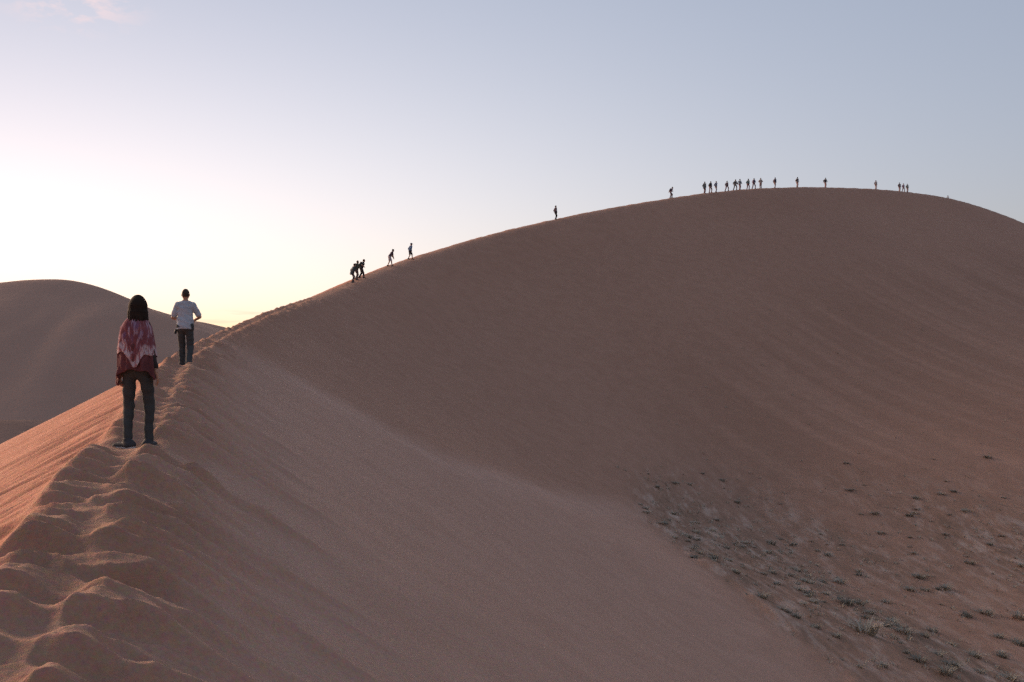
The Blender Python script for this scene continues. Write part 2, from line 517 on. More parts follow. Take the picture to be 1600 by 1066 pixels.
def build_dune():
    rr = ladder([(1.2, 4.0, 0.02), (4, 15, 0.0038), (15, 60, 0.0045), (60, 300, 0.005), (300, 520, 0.03)])
    a_mid = np.radians(np.linspace(-33, 33, 760))
    a_side = np.radians(np.concatenate([np.linspace(33, 60, 40)[1:], np.linspace(60, 300, 90)[1:], np.linspace(300, 327, 40)[1:-1]]))
    aa = np.concatenate([a_mid, a_side])
    na, nr = len(aa), len(rr)
    A, Rr = np.meshgrid(aa, rr)
    x = (np.sin(A) * Rr).ravel(); y = (np.cos(A) * Rr).ravel()
    z, S, T, fr = dune_height(x, y, 'fresh')
    zd = z + dune_detail(x, y, z, S, T)
    veg = veg_mask(x, y, z, S, T)
    zd = zd + veg * (0.22 * fbm((x * 0.95 + y * 0.3) / 1.6, (y * 0.95 - x * 0.3) / 4.5, 3, 71))
    verts = np.stack([x, y, zd], 1)
    idx = np.arange(nr * na).reshape(nr, na)
    q = np.stack([idx[:-1, :], idx[1:, :], np.roll(idx[1:, :], -1, 1), np.roll(idx[:-1, :], -1, 1)], -1).reshape(-1, 4)
    # a small cap under the camera
    c = len(verts)
    zc = ground_z(0, 0)
    verts = np.vstack([verts, [[0, 0, zc]]])
    ring = idx[0]
    cap = np.stack([np.full(na, c), ring, np.roll(ring, -1), np.full(na, c)], 1)[:, :3]
    capq = np.stack([np.full(na // 2, c), ring[0::2][:na // 2], ring[1::2][:na // 2], np.roll(ring, -2)[0::2][:na // 2]], 1)
    faces = np.vstack([q, capq]) if na % 2 == 0 else q
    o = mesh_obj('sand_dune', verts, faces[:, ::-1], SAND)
    # the near slip face is freshly fallen, paler sand down to its foot
    fresh = sstep(-3.0, 4.5, 40.0 + 0.055 * T * T - S + 2.2 * fbm(x / 5, y / 5, 4, 77)) * sstep(24.0, 18.0, T + 1.5 * fbm(x / 3, y / 3, 3, 78)) * sstep(0.35, 1.2, T + 0.5 * vnoise(S * 2.2, T * 0.5, 83))
    tread = sstep(-0.25, 0.0, T) * (1 - sstep(0.7, 1.35, T + 0.5 * vnoise(S * 2.4, T * 0.4, 84))) * sstep(75, 55, S)
    band = fbm((0.48 * x - 0.88 * y) / 26, (0.88 * x + 0.48 * y) / 1.2, 4, 85) + 0.6 * fbm((0.48 * x - 0.88 * y) / 60, (0.88 * x + 0.48 * y) / 9, 2, 86)
    add_attr(o, 'band', np.append(np.clip(0.5 + 1.1 * band, 0, 1) * sstep(18, 34, T), 0))
    add_attr(o, 'veg', np.append(veg, 0))
    add_attr(o, 'fresh', np.append(fresh, 0))
    add_attr(o, 'tread', np.append(tread, 0))
    add_attr(o, 'flank', np.append(sstep(-0.02, -0.30, T + 0.15 * fbm(x * 1.5, y * 1.5, 3, 82)), 0))  # mask for the warm light painted onto the windward side
    dd = 40.0 + 0.055 * T * T - S + 1.6 * fbm(x / 4, y / 4, 4, 79)
    streak = np.exp(-((dd - 2.2) / 2.4) ** 2) * sstep(22, 14, T) * sstep(1.2, 4.5, T) * (0.65 + 0.5 * fbm(x / 1.5, y / 1.5, 3, 80))
    add_attr(o, 'streak', np.append(np.clip(streak, 0, 1), 0))
    tag(o, kind='structure')
    return o

DUNE = build_dune()

# ------------------------------------------------------------------ plain and far dunes
def disc(name, z, r0, r1, material, nr=40, na=160, amp=0):
    rr = np.geomspace(r0, r1, nr)
    aa = np.linspace(0, 2 * math.pi, na, endpoint=False)
    A, Rr = np.meshgrid(aa, rr)
    x = (np.sin(A) * Rr).ravel(); y = (np.cos(A) * Rr).ravel()
    zz = np.full_like(x, z) + amp * fbm(x / 180, y / 180, 3, 91)
    v = np.vstack([np.stack([x, y, zz], 1), [[0, 0, z]]])
    idx = np.arange(nr * na).reshape(nr, na)
    q = np.stack([idx[:-1], np.roll(idx[:-1], -1, 1), np.roll(idx[1:], -1, 1), idx[1:]], -1).reshape(-1, 4)
    ring = idx[0]
    capq = np.stack([np.full(na // 2, len(v) - 1), np.roll(ring, -2)[0::2], ring[1::2], ring[0::2]], 1)
    return tag(mesh_obj(name, v, np.vstack([q, capq])[:, ::-1], material), kind='structure')

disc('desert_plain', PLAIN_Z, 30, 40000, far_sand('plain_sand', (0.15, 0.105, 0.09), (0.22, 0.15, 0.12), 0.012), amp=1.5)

def far_dune(name, pts, front, back, material, seed, bb, step):
    P = np.array(pts, float)
    s = np.concatenate([[0], np.cumsum(np.linalg.norm(np.diff(P[:, :2], axis=0), axis=1))])
    ss = np.arange(0, s[-1], step)
    C = np.stack([np.interp(ss, s, P[:, k]) for k in range(3)], 1)
    for _ in range(6):
        C[1:-1] = 0.5 * C[1:-1] + 0.25 * (C[:-2] + C[2:])
    xs = np.arange(bb[0], bb[1], step * 0.8); ys = np.arange(bb[2], bb[3], step * 0.8)
    X, Y = np.meshgrid(xs, ys)
    x, y = X.ravel(), Y.ravel()
    d = np.hypot(x[:, None] - C[None, :, 0], y[:, None] - C[None, :, 1])
    i = d.argmin(1)
    T = np.gradient(C[:, :2], axis=0)
    side = T[i, 0] * (y - C[i, 1]) - T[i, 1] * (x - C[i, 0])
    sl = np.where(side > 0, back, front)
    z = (C[None, :, 2] - sl[:, None] * (np.sqrt(d * d + 64) - 8)).max(1)
    z += (3.0 * fbm(x / 90, y / 90, 4, seed) + 4.5 * fbm(x / 30, y / 120, 3, seed + 3)) * np.clip((z - PLAIN_Z) / 30, 0, 1) * sstep(5, 60, d.min(1))
    z = np.maximum(z, PLAIN_Z - 6)
    nx, ny = len(xs), len(ys)
    idx = np.arange(nx * ny).reshape(ny, nx)
    q = np.stack([idx[:-1, :-1], idx[:-1, 1:], idx[1:, 1:], idx[1:, :-1]], -1).reshape(-1, 4)
    return tag(mesh_obj(name, np.stack([x, y, z], 1), q, material), kind='structure')

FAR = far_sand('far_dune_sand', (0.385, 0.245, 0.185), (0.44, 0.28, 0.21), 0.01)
far_dune('far_dune', [at(-700, 640, 560), at(-400, 560, 600), at(-150, 470, 640), at(0, 441, 660), at(92, 434, 680), at(130, 441, 690), at(165, 455, 700), at(200, 474, 715), at(262, 492, 745),
                      at(330, 512, 800), at(420, 545, 880), at(560, 600, 950)], 0.50, 0.35, FAR, 5, (-700, 20, 380, 1150), 5.0)
far_dune('far_dune', [at(120, 560, 1150), at(240, 506, 1180), at(285, 497, 1200), at(335, 508, 1240), at(380, 520, 1290), at(470, 545, 1350), at(640, 590, 1400)], 0.42, 0.35, FAR, 8,
         (-620, 60, 900, 1650), 9.0)

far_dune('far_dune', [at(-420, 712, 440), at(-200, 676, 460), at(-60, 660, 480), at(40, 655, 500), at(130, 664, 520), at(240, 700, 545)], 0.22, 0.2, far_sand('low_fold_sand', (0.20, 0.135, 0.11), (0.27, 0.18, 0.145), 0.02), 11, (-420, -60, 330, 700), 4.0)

# ------------------------------------------------------------------ figures: one smooth skin over tapered limbs
V3 = lambda *a: np.array(a, float)

class Field:
    """signed distances on a small grid; parts are melted together and skinned"""
    def __init__(self, lo, hi, h):
        self.h = h
        self.lo = np.array(lo, float)
        self.n = np.ceil((np.array(hi) - self.lo) / h).astype(int) + 1
        self.f = np.full(self.n, 0.25, np.float32)

    def _box(self, lo, hi, m=0.05):
        a = np.clip(np.floor((lo - m - self.lo) / self.h).astype(int), 0, self.n)
        b = np.clip(np.ceil((hi + m - self.lo) / self.h).astype(int) + 1, 0, self.n)
        g = [self.lo[i] + self.h * np.arange(a[i], b[i]) for i in range(3)]
        sl = tuple(slice(a[i], b[i]) for i in range(3))
        return sl, g[0][:, None, None], g[1][None, :, None], g[2][None, None, :]

    def _melt(self, sl, d, k):
        o = self.f[sl]
        if o.size == 0:
            return
        if k > 0:
            h = np.clip(k - np.abs(o - d), 0, None) / k
            self.f[sl] = np.minimum(o, d) - h * h * k * 0.25
        else:
            self.f[sl] = np.minimum(o, d)

    def limb(self, a, b, ra, rb, k=0.03, wide=None):
        """tapered limb; wide = (axis, factor) makes the section oval"""
        a, b = np.asarray(a, float), np.asarray(b, float)
        r = max(ra, rb) * (wide[1] if wide and wide[1] > 1 else 1)
        sl, X, Y, Z = self._box(np.minimum(a, b) - r, np.maximum(a, b) + r)
        ab = b - a
        if wide:
            ax, fc = wide
            ax = ax / np.linalg.norm(ax)
            c = ((X - a[0]) * ax[0] + (Y - a[1]) * ax[1] + (Z - a[2]) * ax[2]) * (1 / fc - 1)
            PX, PY, PZ = X - a[0] + c * ax[0], Y - a[1] + c * ax[1], Z - a[2] + c * ax[2]
            ab = ab + (ab @ ax) * (1 / fc - 1) * ax
        else:
            PX, PY, PZ = X - a[0], Y - a[1], Z - a[2]
        t = np.clip((PX * ab[0] + PY * ab[1] + PZ * ab[2]) / max(ab @ ab, 1e-9), 0, 1)
        d = np.sqrt((PX - t * ab[0]) ** 2 + (PY - t * ab[1]) ** 2 + (PZ - t * ab[2]) ** 2) - (ra + (rb - ra) * t)
        self._melt(sl, d.astype(np.float32), k)

    def ball(self, c, r, k=0.03, rot=None):
        c, r = np.asarray(c, float), np.asarray(r, float) * np.ones(3)
        m = r.max()
        sl, X, Y, Z = self._box(c - m, c + m)
        PX, PY, PZ = X - c[0], Y - c[1], Z - c[2]
        if rot is not None:
            PX, PY, PZ = (rot[i][0] * PX + rot[i][1] * PY + rot[i][2] * PZ for i in range(3))
        k0 = np.sqrt((PX / r[0]) ** 2 + (PY / r[1]) ** 2 + (PZ / r[2]) ** 2)
        k1 = np.sqrt((PX / r[0] ** 2) ** 2 + (PY / r[1] ** 2) ** 2 + (PZ / r[2] ** 2) ** 2)
        self._melt(sl, (k0 * (k0 - 1) / np.maximum(k1, 1e-6)).astype(np.float32), k)

    def cut(self, p, nrm):
        """keep the side the normal points away from"""
        g = [self.lo[i] + self.h * np.arange(self.n[i]) for i in range(3)]
        nrm = np.asarray(nrm, float) / np.linalg.norm(nrm)
        d = (g[0][:, None, None] - p[0]) * nrm[0] + (g[1][None, :, None] - p[1]) * nrm[1] + (g[2][None, None, :] - p[2]) * nrm[2]
        self.f = np.maximum(self.f, d.astype(np.float32))

    def crease(self, amp, freq, seed=0):
        g = [self.lo[i] + self.h * np.arange(self.n[i]) for i in range(3)]
        X, Y, Z = g[0][:, None, None], g[1][None, :, None], g[2][None, None, :]
        w = np.sin(freq * (Z + 0.5 * X + 0.35 * Y) + 3 * np.sin(7 * X + seed) + 2 * np.sin(6 * Y + 2 * seed)) * np.sin(freq * 0.43 * (Z - 0.6 * X) + seed)
        self.f += (amp * w).astype(np.float32)

    def skin(self):
        f = self.f
        f = f.copy()
        f[0], f[-1], f[:, 0], f[:, -1], f[:, :, 0], f[:, :, -1] = (np.maximum(q, 1e-3) for q in (f[0], f[-1], f[:, 0], f[:, -1], f[:, :, 0], f[:, :, -1]))
        s = f < 0
        n = np.array(f.shape) - 1
        cor = [(i, j, k) for i in (0, 1) for j in (0, 1) for k in (0, 1)]
        view = lambda a, o: a[o[0]:o[0] + n[0], o[1]:o[1] + n[1], o[2]:o[2] + n[2]]
        num = np.zeros(n, np.int8)
        for o in cor:
            num += view(s, o)
        I = np.argwhere((num > 0) & (num < 8))
        if not len(I):
            return None
        ids = np.full(n, -1, np.int32)
        ids[tuple(I.T)] = np.arange(len(I))
        val = {o: f[tuple((I + np.array(o)).T)] for o in cor}
        cnt = np.zeros(len(I), np.float32); acc = np.zeros((len(I), 3), np.float32)
        for a in cor:
            for ax in range(3):
                if a[ax]:
                    continue
                b = list(a); b[ax] = 1
                fa, fb = val[a], val[tuple(b)]
                m = (fa < 0) != (fb < 0)
                t = np.where(m, fa / np.where(m, fa - fb, 1), 0)
                cnt += m
                for q in range(3):
                    acc[:, q] += m * (a[q] + (t if q == ax else 0))
        v = (I + acc / cnt[:, None]) * self.h + self.lo
        quads = []
        for ax in range(3):
            u, w = (ax + 1) % 3, (ax + 2) % 3
            sl0 = [slice(None)] * 3; sl1 = [slice(None)] * 3
            sl0[ax] = slice(0, -1); sl1[ax] = slice(1, None)
            A, B = s[tuple(sl0)], s[tuple(sl1)]
            e = np.argwhere(A != B)
            e = e[(e[:, u] > 0) & (e[:, w] > 0) & (e[:, u] < n[u]) & (e[:, w] < n[w])]
            if not len(e):
                continue
            ins = A[tuple(e.T)]
            def cell(du, dw):
                c = e.copy(); c[:, u] -= du; c[:, w] -= dw
                return ids[tuple(c.T)]
            q = np.stack([cell(1, 1), cell(0, 1), cell(0, 0), cell(1, 0)], 1)
            q[~ins] = q[~ins][:, ::-1]
            quads.append(q)
        if not quads:
            return None
        q = np.vstack(quads)
        return v, q[(q >= 0).all(1)]

def unit(v):
    return v / max(np.linalg.norm(v), 1e-9)

def two_bone(a, c, l1, l2, hint):
    d = c - a
    L = np.linalg.norm(d)
    if L > (l1 + l2) * 0.997:
        c = a + d / L * (l1 + l2) * 0.997
        d = c - a; L = np.linalg.norm(d)
    x = (l1 * l1 - l2 * l2 + L * L) / (2 * L)
    h = math.sqrt(max(l1 * l1 - x * x, 0))
    u = d / L
    hv = hint - (hint @ u) * u
    return a + u * x + unit(hv) * h, c

_CLOTH = {}
def cloth(rgb, rough=0.9, weave=0.12, scale=60, key=None):
    k = key or (tuple(round(c, 3) for c in rgb), rough)
    if k in _CLOTH:
        return _CLOTH[k]
    m, n, l, b = mat('cloth')
    co = coords(n)
    f = n_noise(n, l, co, 5, 4, 0.6)
    c = n_mix(n, l, 1.0, rgb, n_ramp(n, l, f, [(0.25, (1 - weave * 2,) * 3), (0.75, (1 + weave,) * 3)]), 'MULTIPLY')
    l.new(c, b.inputs['Base Color'])
    b.inputs['Roughness'].default_value = rough
    b.inputs['Specular IOR Level'].default_value = 0.2
    bm = n.new('ShaderNodeBump'); bm.inputs['Strength'].default_value = 0.3; bm.inputs['Distance'].default_value = 0.004
    l.new(n_noise(n, l, co, scale, 3, 0.6), bm.inputs['Height'])
    l.new(bm.outputs[0], b.inputs['Normal'])
    _CLOTH[k] = m
    return m

def skin_mat(rgb):
    k = ('skin', rgb)
    if k not in _CLOTH:
        m, n, l, b = mat('skin')
        f = n_noise(n, l, coords(n), 14, 3, 0.5)
        l.new(n_mix(n, l, 1.0, rgb, n_ramp(n, l, f, [(0.2, (0.9, 0.86, 0.84)), (0.8, (1.08, 1.06, 1.05))]), 'MULTIPLY'), b.inputs['Base Color'])
        b.inputs['Roughness'].default_value = 0.55
        b.inputs['Subsurface Weight'].default_value = 0.05
        _CLOTH[k] = m
    return _CLOTH[k]

def person(pos, heading, label, H=1.72, feet=((-0.10, -0.05, 8), (0.10, 0.10, -8)), lean=6, drop=0.02, wrists=None, elbows=None,
           turn=0, nod=0, sleeve=1.0, legs='long', top=(0.1, 0.1, 0.12), bottom=(0.08, 0.08, 0.09), shoe=(0.06, 0.06, 0.06), skin=(0.42, 0.24, 0.16),
           hair=(0.02, 0.015, 0.012), hat=None, pack=None, fine=False, bulk=1.0, hem=0.05, group=None, long_coat=False, shw=1.0, thin=1.0):
    """pos: point of the ground under the hips; heading: degrees, 0 faces +Y, turning left is positive"""
    k = H / 1.75
    root = bpy.data.objects.new('person', None)
    root.empty_display_size = 0.3
    root.location = (pos[0], pos[1], pos[2])
    root.rotation_euler = (0, 0, R(heading))
    COL.objects.link(root)
    tag(root, label, 'person', group)
    ch, sh = math.cos(R(heading)), math.sin(R(heading))
    ank, toe = [], []
    for fx, fy, yaw in feet:
        wx, wy = pos[0] + ch * fx - sh * fy, pos[1] + sh * fx + ch * fy
        ty = V3(-math.sin(R(yaw)), math.cos(R(yaw)), 0)
        zs = [ground_z(wx + ch * q * ty[0] - sh * q * ty[1], wy + sh * q * ty[0] + ch * q * ty[1]) for q in (-0.05, 0.06, 0.16)]
        gz = max(zs) - pos[2] - 0.03
        ank.append(V3(fx, fy, gz + 0.085 * k)); toe.append(ty)
    base = min(a[2] for a in ank) - 0.085 * k
    lt, ls = 0.445 * k, 0.425 * k
    hipw = 0.088 * k
    zp = base + 0.965 * k - drop
    for _ in range(60):
        if all(np.linalg.norm(a - V3(sx * hipw, 0, zp - 0.03 * k)) < (lt + ls) * 0.992 for a, sx in zip(ank, (-1, 1))):
            break
        zp -= 0.01
    pel = V3(0, 0, zp)
    U = V3(0, math.sin(R(lean)), math.cos(R(lean))); Fw = V3(0, math.cos(R(lean)), -math.sin(R(lean))); X = V3(1, 0, 0)
    P = lambda a, f, u: pel + (a * X + f * Fw + u * U) * k
    hips = [P(-0.088, 0, -0.03), P(0.088, 0, -0.03)]
    knees = []
    for i in (0, 1):
        kn, a2 = two_bone(hips[i], ank[i], lt, ls, V3(0, 1, 0) * 0.8 + toe[i] * 0.4)
        knees.append(kn); ank[i] = a2
    sho = [P(-0.165 * shw, -0.01, 0.435), P(0.165 * shw, -0.01, 0.435)]
    neck = P(0, -0.01, 0.50)
    nl = R(lean * 0.45 + nod)
    NU = V3(0, math.sin(nl), math.cos(nl))
    head = neck + NU * 0.165 * k + V3(0, 0.018, 0) * k
    c_, s_ = math.cos(R(turn)), math.sin(R(turn))
    hf = V3(-s_, c_ * math.cos(nl), -math.sin(nl)); hf = unit(hf - (hf @ NU) * NU)
    hr = np.cross(hf, NU)
    rot = [hr, hf, NU]
    HD = lambda a, f, u: head + (a * hr + f * hf + u * NU) * k
    wr = wrists or ((-0.25, 0.06, 0.0), (0.25, 0.06, 0.0))
    eh = elbows or (V3(-0.5, -1, 0), V3(0.5, -1, 0))
    elb, wri = [], []
    for i in (0, 1):
        e, w = two_bone(sho[i], pel + V3(*wr[i]) * k, 0.285 * k, 0.25 * k, np.asarray(eh[i], float))
        elb.append(e); wri.append(w)
    tips = [w + unit(w - e) * 0.2 * k for w, e in zip(wri, elb)]
    key = np.vstack([ank, knees, elb, wri, tips, sho, [head], [pel]])
    lo, hi = key.min(0) - 0.15, key.max(0) + 0.15
    lo[1] = min(lo[1], pel[1] - 0.2); hi[1] = max(hi[1], pel[1] + 0.22)
    lo[:2] -= 0.04; hi[:2] += 0.04
    lo[2] = base - 0.06
    hv = 0.0075 if fine else 0.028
    g = (0 if fine else 0.013)                    # coarse skins lose a little; fatten the far figures by that
    part = lambda nm, fld, m: (lambda q: mesh_obj(nm, q[0], q[1], m, root) if q is not None else None)(fld.skin())

    def torso(f, e, neck_on=False):
        f.limb(P(0, 0, -0.02), P(0, 0.01, 0.13), 0.118 * k * bulk + e, 0.105 * k * bulk + e, 0.05, (X, 1.34))
        f.limb(P(0, 0.01, 0.13), P(0, 0.0, 0.36), 0.105 * k * bulk + e, 0.115 * k * bulk + e, 0.05, (X, 1.42))
        for sx in (-1, 1):
            f.limb(P(0.02 * sx, -0.015, 0.462), P(0.135 * shw * sx, -0.012, 0.432), 0.062 * k + e, 0.056 * k + e, 0.05)
        f.limb(P(-0.05, -0.02, 0.49), P(0.05, -0.02, 0.49), 0.052 * k + e, 0.052 * k + e, 0.05)

    # body
    f = Field(lo, hi, 0.0055 if fine else hv)
    torso(f, g - 0.014)
    f.limb(neck - U * 0.03, head - NU * 0.05 * k, 0.056 * k + g, 0.05 * k + g, 0.04)
    f.ball(head, V3(0.076, 0.096, 0.112) * k + g, 0.02, rot)
    f.limb(HD(0, 0.03, -0.05), HD(0, 0.062, -0.085), 0.055 * k + g, 0.032 * k + g, 0.03)
    if fine:
        f.limb(HD(0, 0.092, 0.005), HD(0, 0.115, -0.028), 0.010, 0.016, 0.015)
        f.limb(HD(-0.02, 0.093, -0.06), HD(0.02, 0.093, -0.06), 0.008, 0.008, 0.01)
        for sx in (-1, 1):
            f.ball(HD(0.078 * sx, -0.005, -0.01), V3(0.012, 0.024, 0.034), 0.01, rot)
            f.ball(HD(0.03 * sx, 0.083, 0.012), V3(0.014, 0.012, 0.01), 0.006, rot)
    for i in (0, 1):
        f.limb(sho[i], elb[i], 0.047 * k * thin + g, 0.038 * k * thin + g, 0.04)
        f.limb(elb[i], wri[i], 0.039 * k * thin + g, 0.027 * k + g, 0.02)
        fd = unit(wri[i] - elb[i])
        sx = (-1, 1)[i]
        side = unit(np.cross(fd, V3(0, 0, 1)) * -sx + V3(0, 0.6, 0))       # the thumb side looks forward
        side = unit(side - (side @ fd) * fd)
        pn = np.cross(fd, side)                                            # palm normal
        pn = pn * (1 if pn @ V3(-sx, 0, 0) > 0 else -1)                    # faces the body
        pm = wri[i] + fd * 0.085 * k
        f.limb(wri[i], pm, 0.020 * k + g, 0.017 * k + g, 0.015, (side, 1.9))
        if fine:
            for q, (o, ln) in enumerate(((0.030, 0.068), (0.011, 0.078), (-0.009, 0.072), (-0.028, 0.056))):
                r0 = wri[i] + fd * (0.082 + 0.006 * (1.5 - abs(q - 1.4))) * k + side * o * k
                m1 = r0 + unit(fd + pn * 0.35) * ln * 0.5 * k
                m2 = m1 + unit(fd + pn * 1.0) * ln * 0.5 * k
                f.limb(r0, m1, 0.0088, 0.0082, 0.003); f.limb(m1, m2, 0.0082, 0.007, 0.003)
            t0 = wri[i] + fd * 0.028 * k + side * 0.026 * k
            t1 = t0 + unit(fd * 0.7 + side * 0.8 + pn * 0.2) * 0.042 * k
            f.limb(t0, t1, 0.013, 0.0105, 0.006); f.limb(t1, t1 + unit(fd + side * 0.25 + pn * 0.3) * 0.034 * k, 0.0105, 0.008, 0.003)
        else:
            f.limb(pm, pm + unit(fd + pn * 0.5) * 0.07 * k, 0.02, 0.014, 0.01)
        f.limb(hips[i], knees[i], 0.074 * k + g, 0.050 * k + g, 0.05)
        f.limb(knees[i], ank[i], 0.050 * k + g, 0.034 * k + g, 0.02)
        f.limb(ank[i] - V3(0, 0, 0.03) * k, ank[i] + toe[i] * 0.12 * k - V3(0, 0, 0.055) * k, 0.034 * k + g, 0.026 * k + g, 0.03)
    part('body', f, skin_mat(skin))

    # shoes
    for i in (0, 1):
        f = Field(ank[i] - 0.22, ank[i] + 0.24, 0.006 if fine else 0.02)
        z0 = V3(0, 0, ank[i][2] - 0.085 * k)
        fl = V3(ank[i][0], ank[i][1], 0) + z0
        f.limb(fl - toe[i] * 0.055 + V3(0, 0, 0.045), fl + toe[i] * 0.15 + V3(0, 0, 0.032), 0.044 + g, 0.034 + g, 0.02, (np.cross(toe[i], V3(0, 0, 1)), 1.15))
        f.limb(fl - toe[i] * 0.03 + V3(0, 0, 0.05), fl + V3(0, 0, 0.10), 0.045 + g, 0.044 + g, 0.03)
        f.cut(fl + V3(0, 0, 0.012), (0, 0, -1)); f.cut(fl + V3(0, 0, 0.12), (0, 0, 1))
        so = part('shoe', f, cloth(shoe, 0.7))
        if fine and so:
            f = Field(ank[i] - 0.24, ank[i] + 0.26, 0.006)
            f.limb(fl - toe[i] * 0.055 + V3(0, 0, 0.02), fl + toe[i] * 0.155 + V3(0, 0, 0.02), 0.043, 0.035, 0.02, (np.cross(toe[i], V3(0, 0, 1)), 1.1))
            f.cut(fl, (0, 0, -1)); f.cut(fl + V3(0, 0, 0.034), (0, 0, 1))
            q = f.skin()
            mesh_obj('sole', q[0], q[1], cloth((0.50, 0.47, 0.45), 0.7, 0.1), so)

    # trousers or shorts
    f = Field(lo, hi, hv)
    e = 0.014 + g
    f.limb(P(0, 0, -0.03), P(0, 0.005, 0.10), 0.112 * k * bulk + e, 0.104 * k * bulk + e, 0.05, (X, 1.36))
    for i in (0, 1):
        end = ank[i] if legs != 'short' else knees[i]
        f.limb(hips[i], knees[i], 0.080 * k * bulk + e, (0.058 if legs != 'slim' else 0.044) * k + e, 0.05)
        if legs == 'short':
            continue
        f.limb(knees[i], ank[i] + V3(0, 0, -0.025 * k), (0.056 if legs != 'slim' else 0.043) * k + e, (0.052 if legs != 'slim' else 0.034) * k + e, 0.03)
    f.cut(P(0, 0, 0.11), U)
    if fine:
        f.crease(0.006, 42, 1.3)
    if legs == 'short':
        for i in (0, 1):
            pass
        f.cut((knees[0] + knees[1]) / 2 - V3(0, 0, 0.0), (0, 0, -1))
    part('trousers' if legs != 'short' else 'shorts', f, cloth(bottom))

    # shirt or jacket
    f = Field(lo, hi, hv)
    e = 0.010 + g + (0.012 if long_coat else 0)
    torso(f, e)
    if long_coat:
        f.limb(P(0, 0, 0.0), P(0, 0.0, -0.22), 0.12 * k + e, 0.13 * k + e, 0.05, (X, 1.4))
    else:
        f.limb(P(0, 0, 0.08), P(0, 0, -0.06), 0.115 * k * bulk + e, 0.122 * k * bulk + e, 0.04, (X, 1.36))
    for i in (0, 1):
        f.limb(sho[i], elb[i] if sleeve > 0.5 else sho[i] + (elb[i] - sho[i]) * (sleeve * 2), 0.054 * k * thin + e, (0.052 if sleeve <= 0.5 else 0.043) * k * thin + e, 0.04)
        if sleeve > 0.5:
            f.limb(elb[i], elb[i] + (wri[i] - elb[i]) * (sleeve * 2 - 1), 0.043 * k * thin + e, 0.034 * k * thin + e, 0.02)
    f.cut(P(0, 0, -0.24 if long_coat else -hem), -U)
    f.cut(neck + U * 0.015, U * 0.9 + V3(0, 0.1, 0))
    if fine:
        f.crease(0.0055, 34, 0.4)
    part('jacket' if sleeve > 0.9 else 'shirt', f, cloth(top))

    # hair
    if hair is not None:
        f = Field(head - 0.24, head + 0.2, 0.0075 if fine else 0.022)
        f.ball(HD(0, -0.012, 0.016), V3(0.081, 0.097, 0.109) * k + g, 0.01, rot)
        f.cut(HD(0, 0.035, 0.03), hf * 1.0 - NU * 0.75)
        f.cut(HD(0, 0, -0.045), -NU * 0.9 + hf * 0.35)
        part('hair', f, cloth(hair, 0.6, 0.3, 90))
    if hat:
        f = Field(head - 0.22, head + 0.24, 0.0075 if fine else 0.022)
        f.ball(HD(0, 0, 0.05), V3(0.088, 0.106, 0.085) * k + g, 0.01, rot)
        f.cut(HD(0, 0, 0.03), -NU)
        f.ball(HD(0, 0.03, 0.04), V3(0.12, 0.16, 0.014) * k + g, 0.01, rot)
        part('hat', f, cloth(hat, 0.8))
    if pack:
        f = Field(P(-0.3, -0.42, 0) - 0.2, P(0.3, 0.2, 0.6) + 0.1, hv)
        f.limb(P(0, -0.20, 0.12), P(0, -0.195, 0.40), 0.105 * k, 0.085 * k, 0.03, (X, 1.35))
        f.limb(P(0, -0.27, 0.13), P(0, -0.26, 0.24), 0.05 * k, 0.045 * k, 0.03, (X, 1.6))
        pk = part('backpack', f, cloth(pack, 0.7))
        for sx in (-1, 1):
            f = Field(P(-0.3, -0.3, 0) - 0.2, P(0.3, 0.2, 0.6) + 0.1, 0.02 if not fine else hv)
            f.limb(P(0.085 * sx, -0.14, 0.44), P(0.095 * sx, 0.0, 0.53), 0.02, 0.02, 0.02)
            f.limb(P(0.095 * sx, 0.0, 0.53), P(0.10 * sx, 0.135, 0.36), 0.02, 0.02, 0.02)
            f.limb(P(0.10 * sx, 0.135, 0.36), P(0.13 * sx, -0.10, 0.14), 0.018, 0.016, 0.02)
            q = f.skin()
            mesh_obj('strap', q[0], q[1], cloth(pack, 0.7), pk)
    return root, dict(k=k, P=P, HD=HD, rot=rot, head=head, pel=pel, U=U, sho=sho, elb=elb, wri=wri, base=base, neck=neck)

def crest_point(s, t):
    i = int(np.clip(np.searchsorted(CS, s), 1, len(CS) - 1))
    u = (s - CS[i - 1]) / (CS[i] - CS[i - 1])
    p = CR[i - 1] * (1 - u) + CR[i] * u
    tg = CT[i - 1] * (1 - u) + CT[i] * u
    tg = tg / np.linalg.norm(tg)
    x, y = p[0] + tg[1] * t, p[1] - tg[0] * t
    return V3(x, y, ground_z(x, y)), math.degrees(math.atan2(-tg[0], tg[1]))

def on_crest(px, t=0.25):
    """the place on the ridge that is seen at this column of the frame"""
    m = CS > 35
    u = 800 + 1700 * CR[m, 0] / CR[m, 1]
    return crest_point(float(np.interp(px, u, CS[m])), t)

# ---- woman with the shawl
wp = (-3.98, 11.55)
wroot, W = person(V3(wp[0], wp[1], ground_z(*wp)), -6, 'woman in a red and white shawl standing with her back turned on the trail', H=1.63,
               feet=((-0.085, -0.05, 74), (0.085, 0.09, 4)), lean=0, drop=0.0, wrists=((-0.205, 0.00, -0.10), (0.212, 0.03, -0.085)), elbows=(V3(0.1, -1, 0), V3(-0.1, -1, 0)), turn=34, nod=2, sleeve=0.97, legs='slim',
               top=(0.045, 0.035, 0.035), bottom=(0.060, 0.062, 0.062), shoe=(0.05, 0.05, 0.055), hair=None, fine=True, bulk=0.90, shw=0.58, thin=0.74)

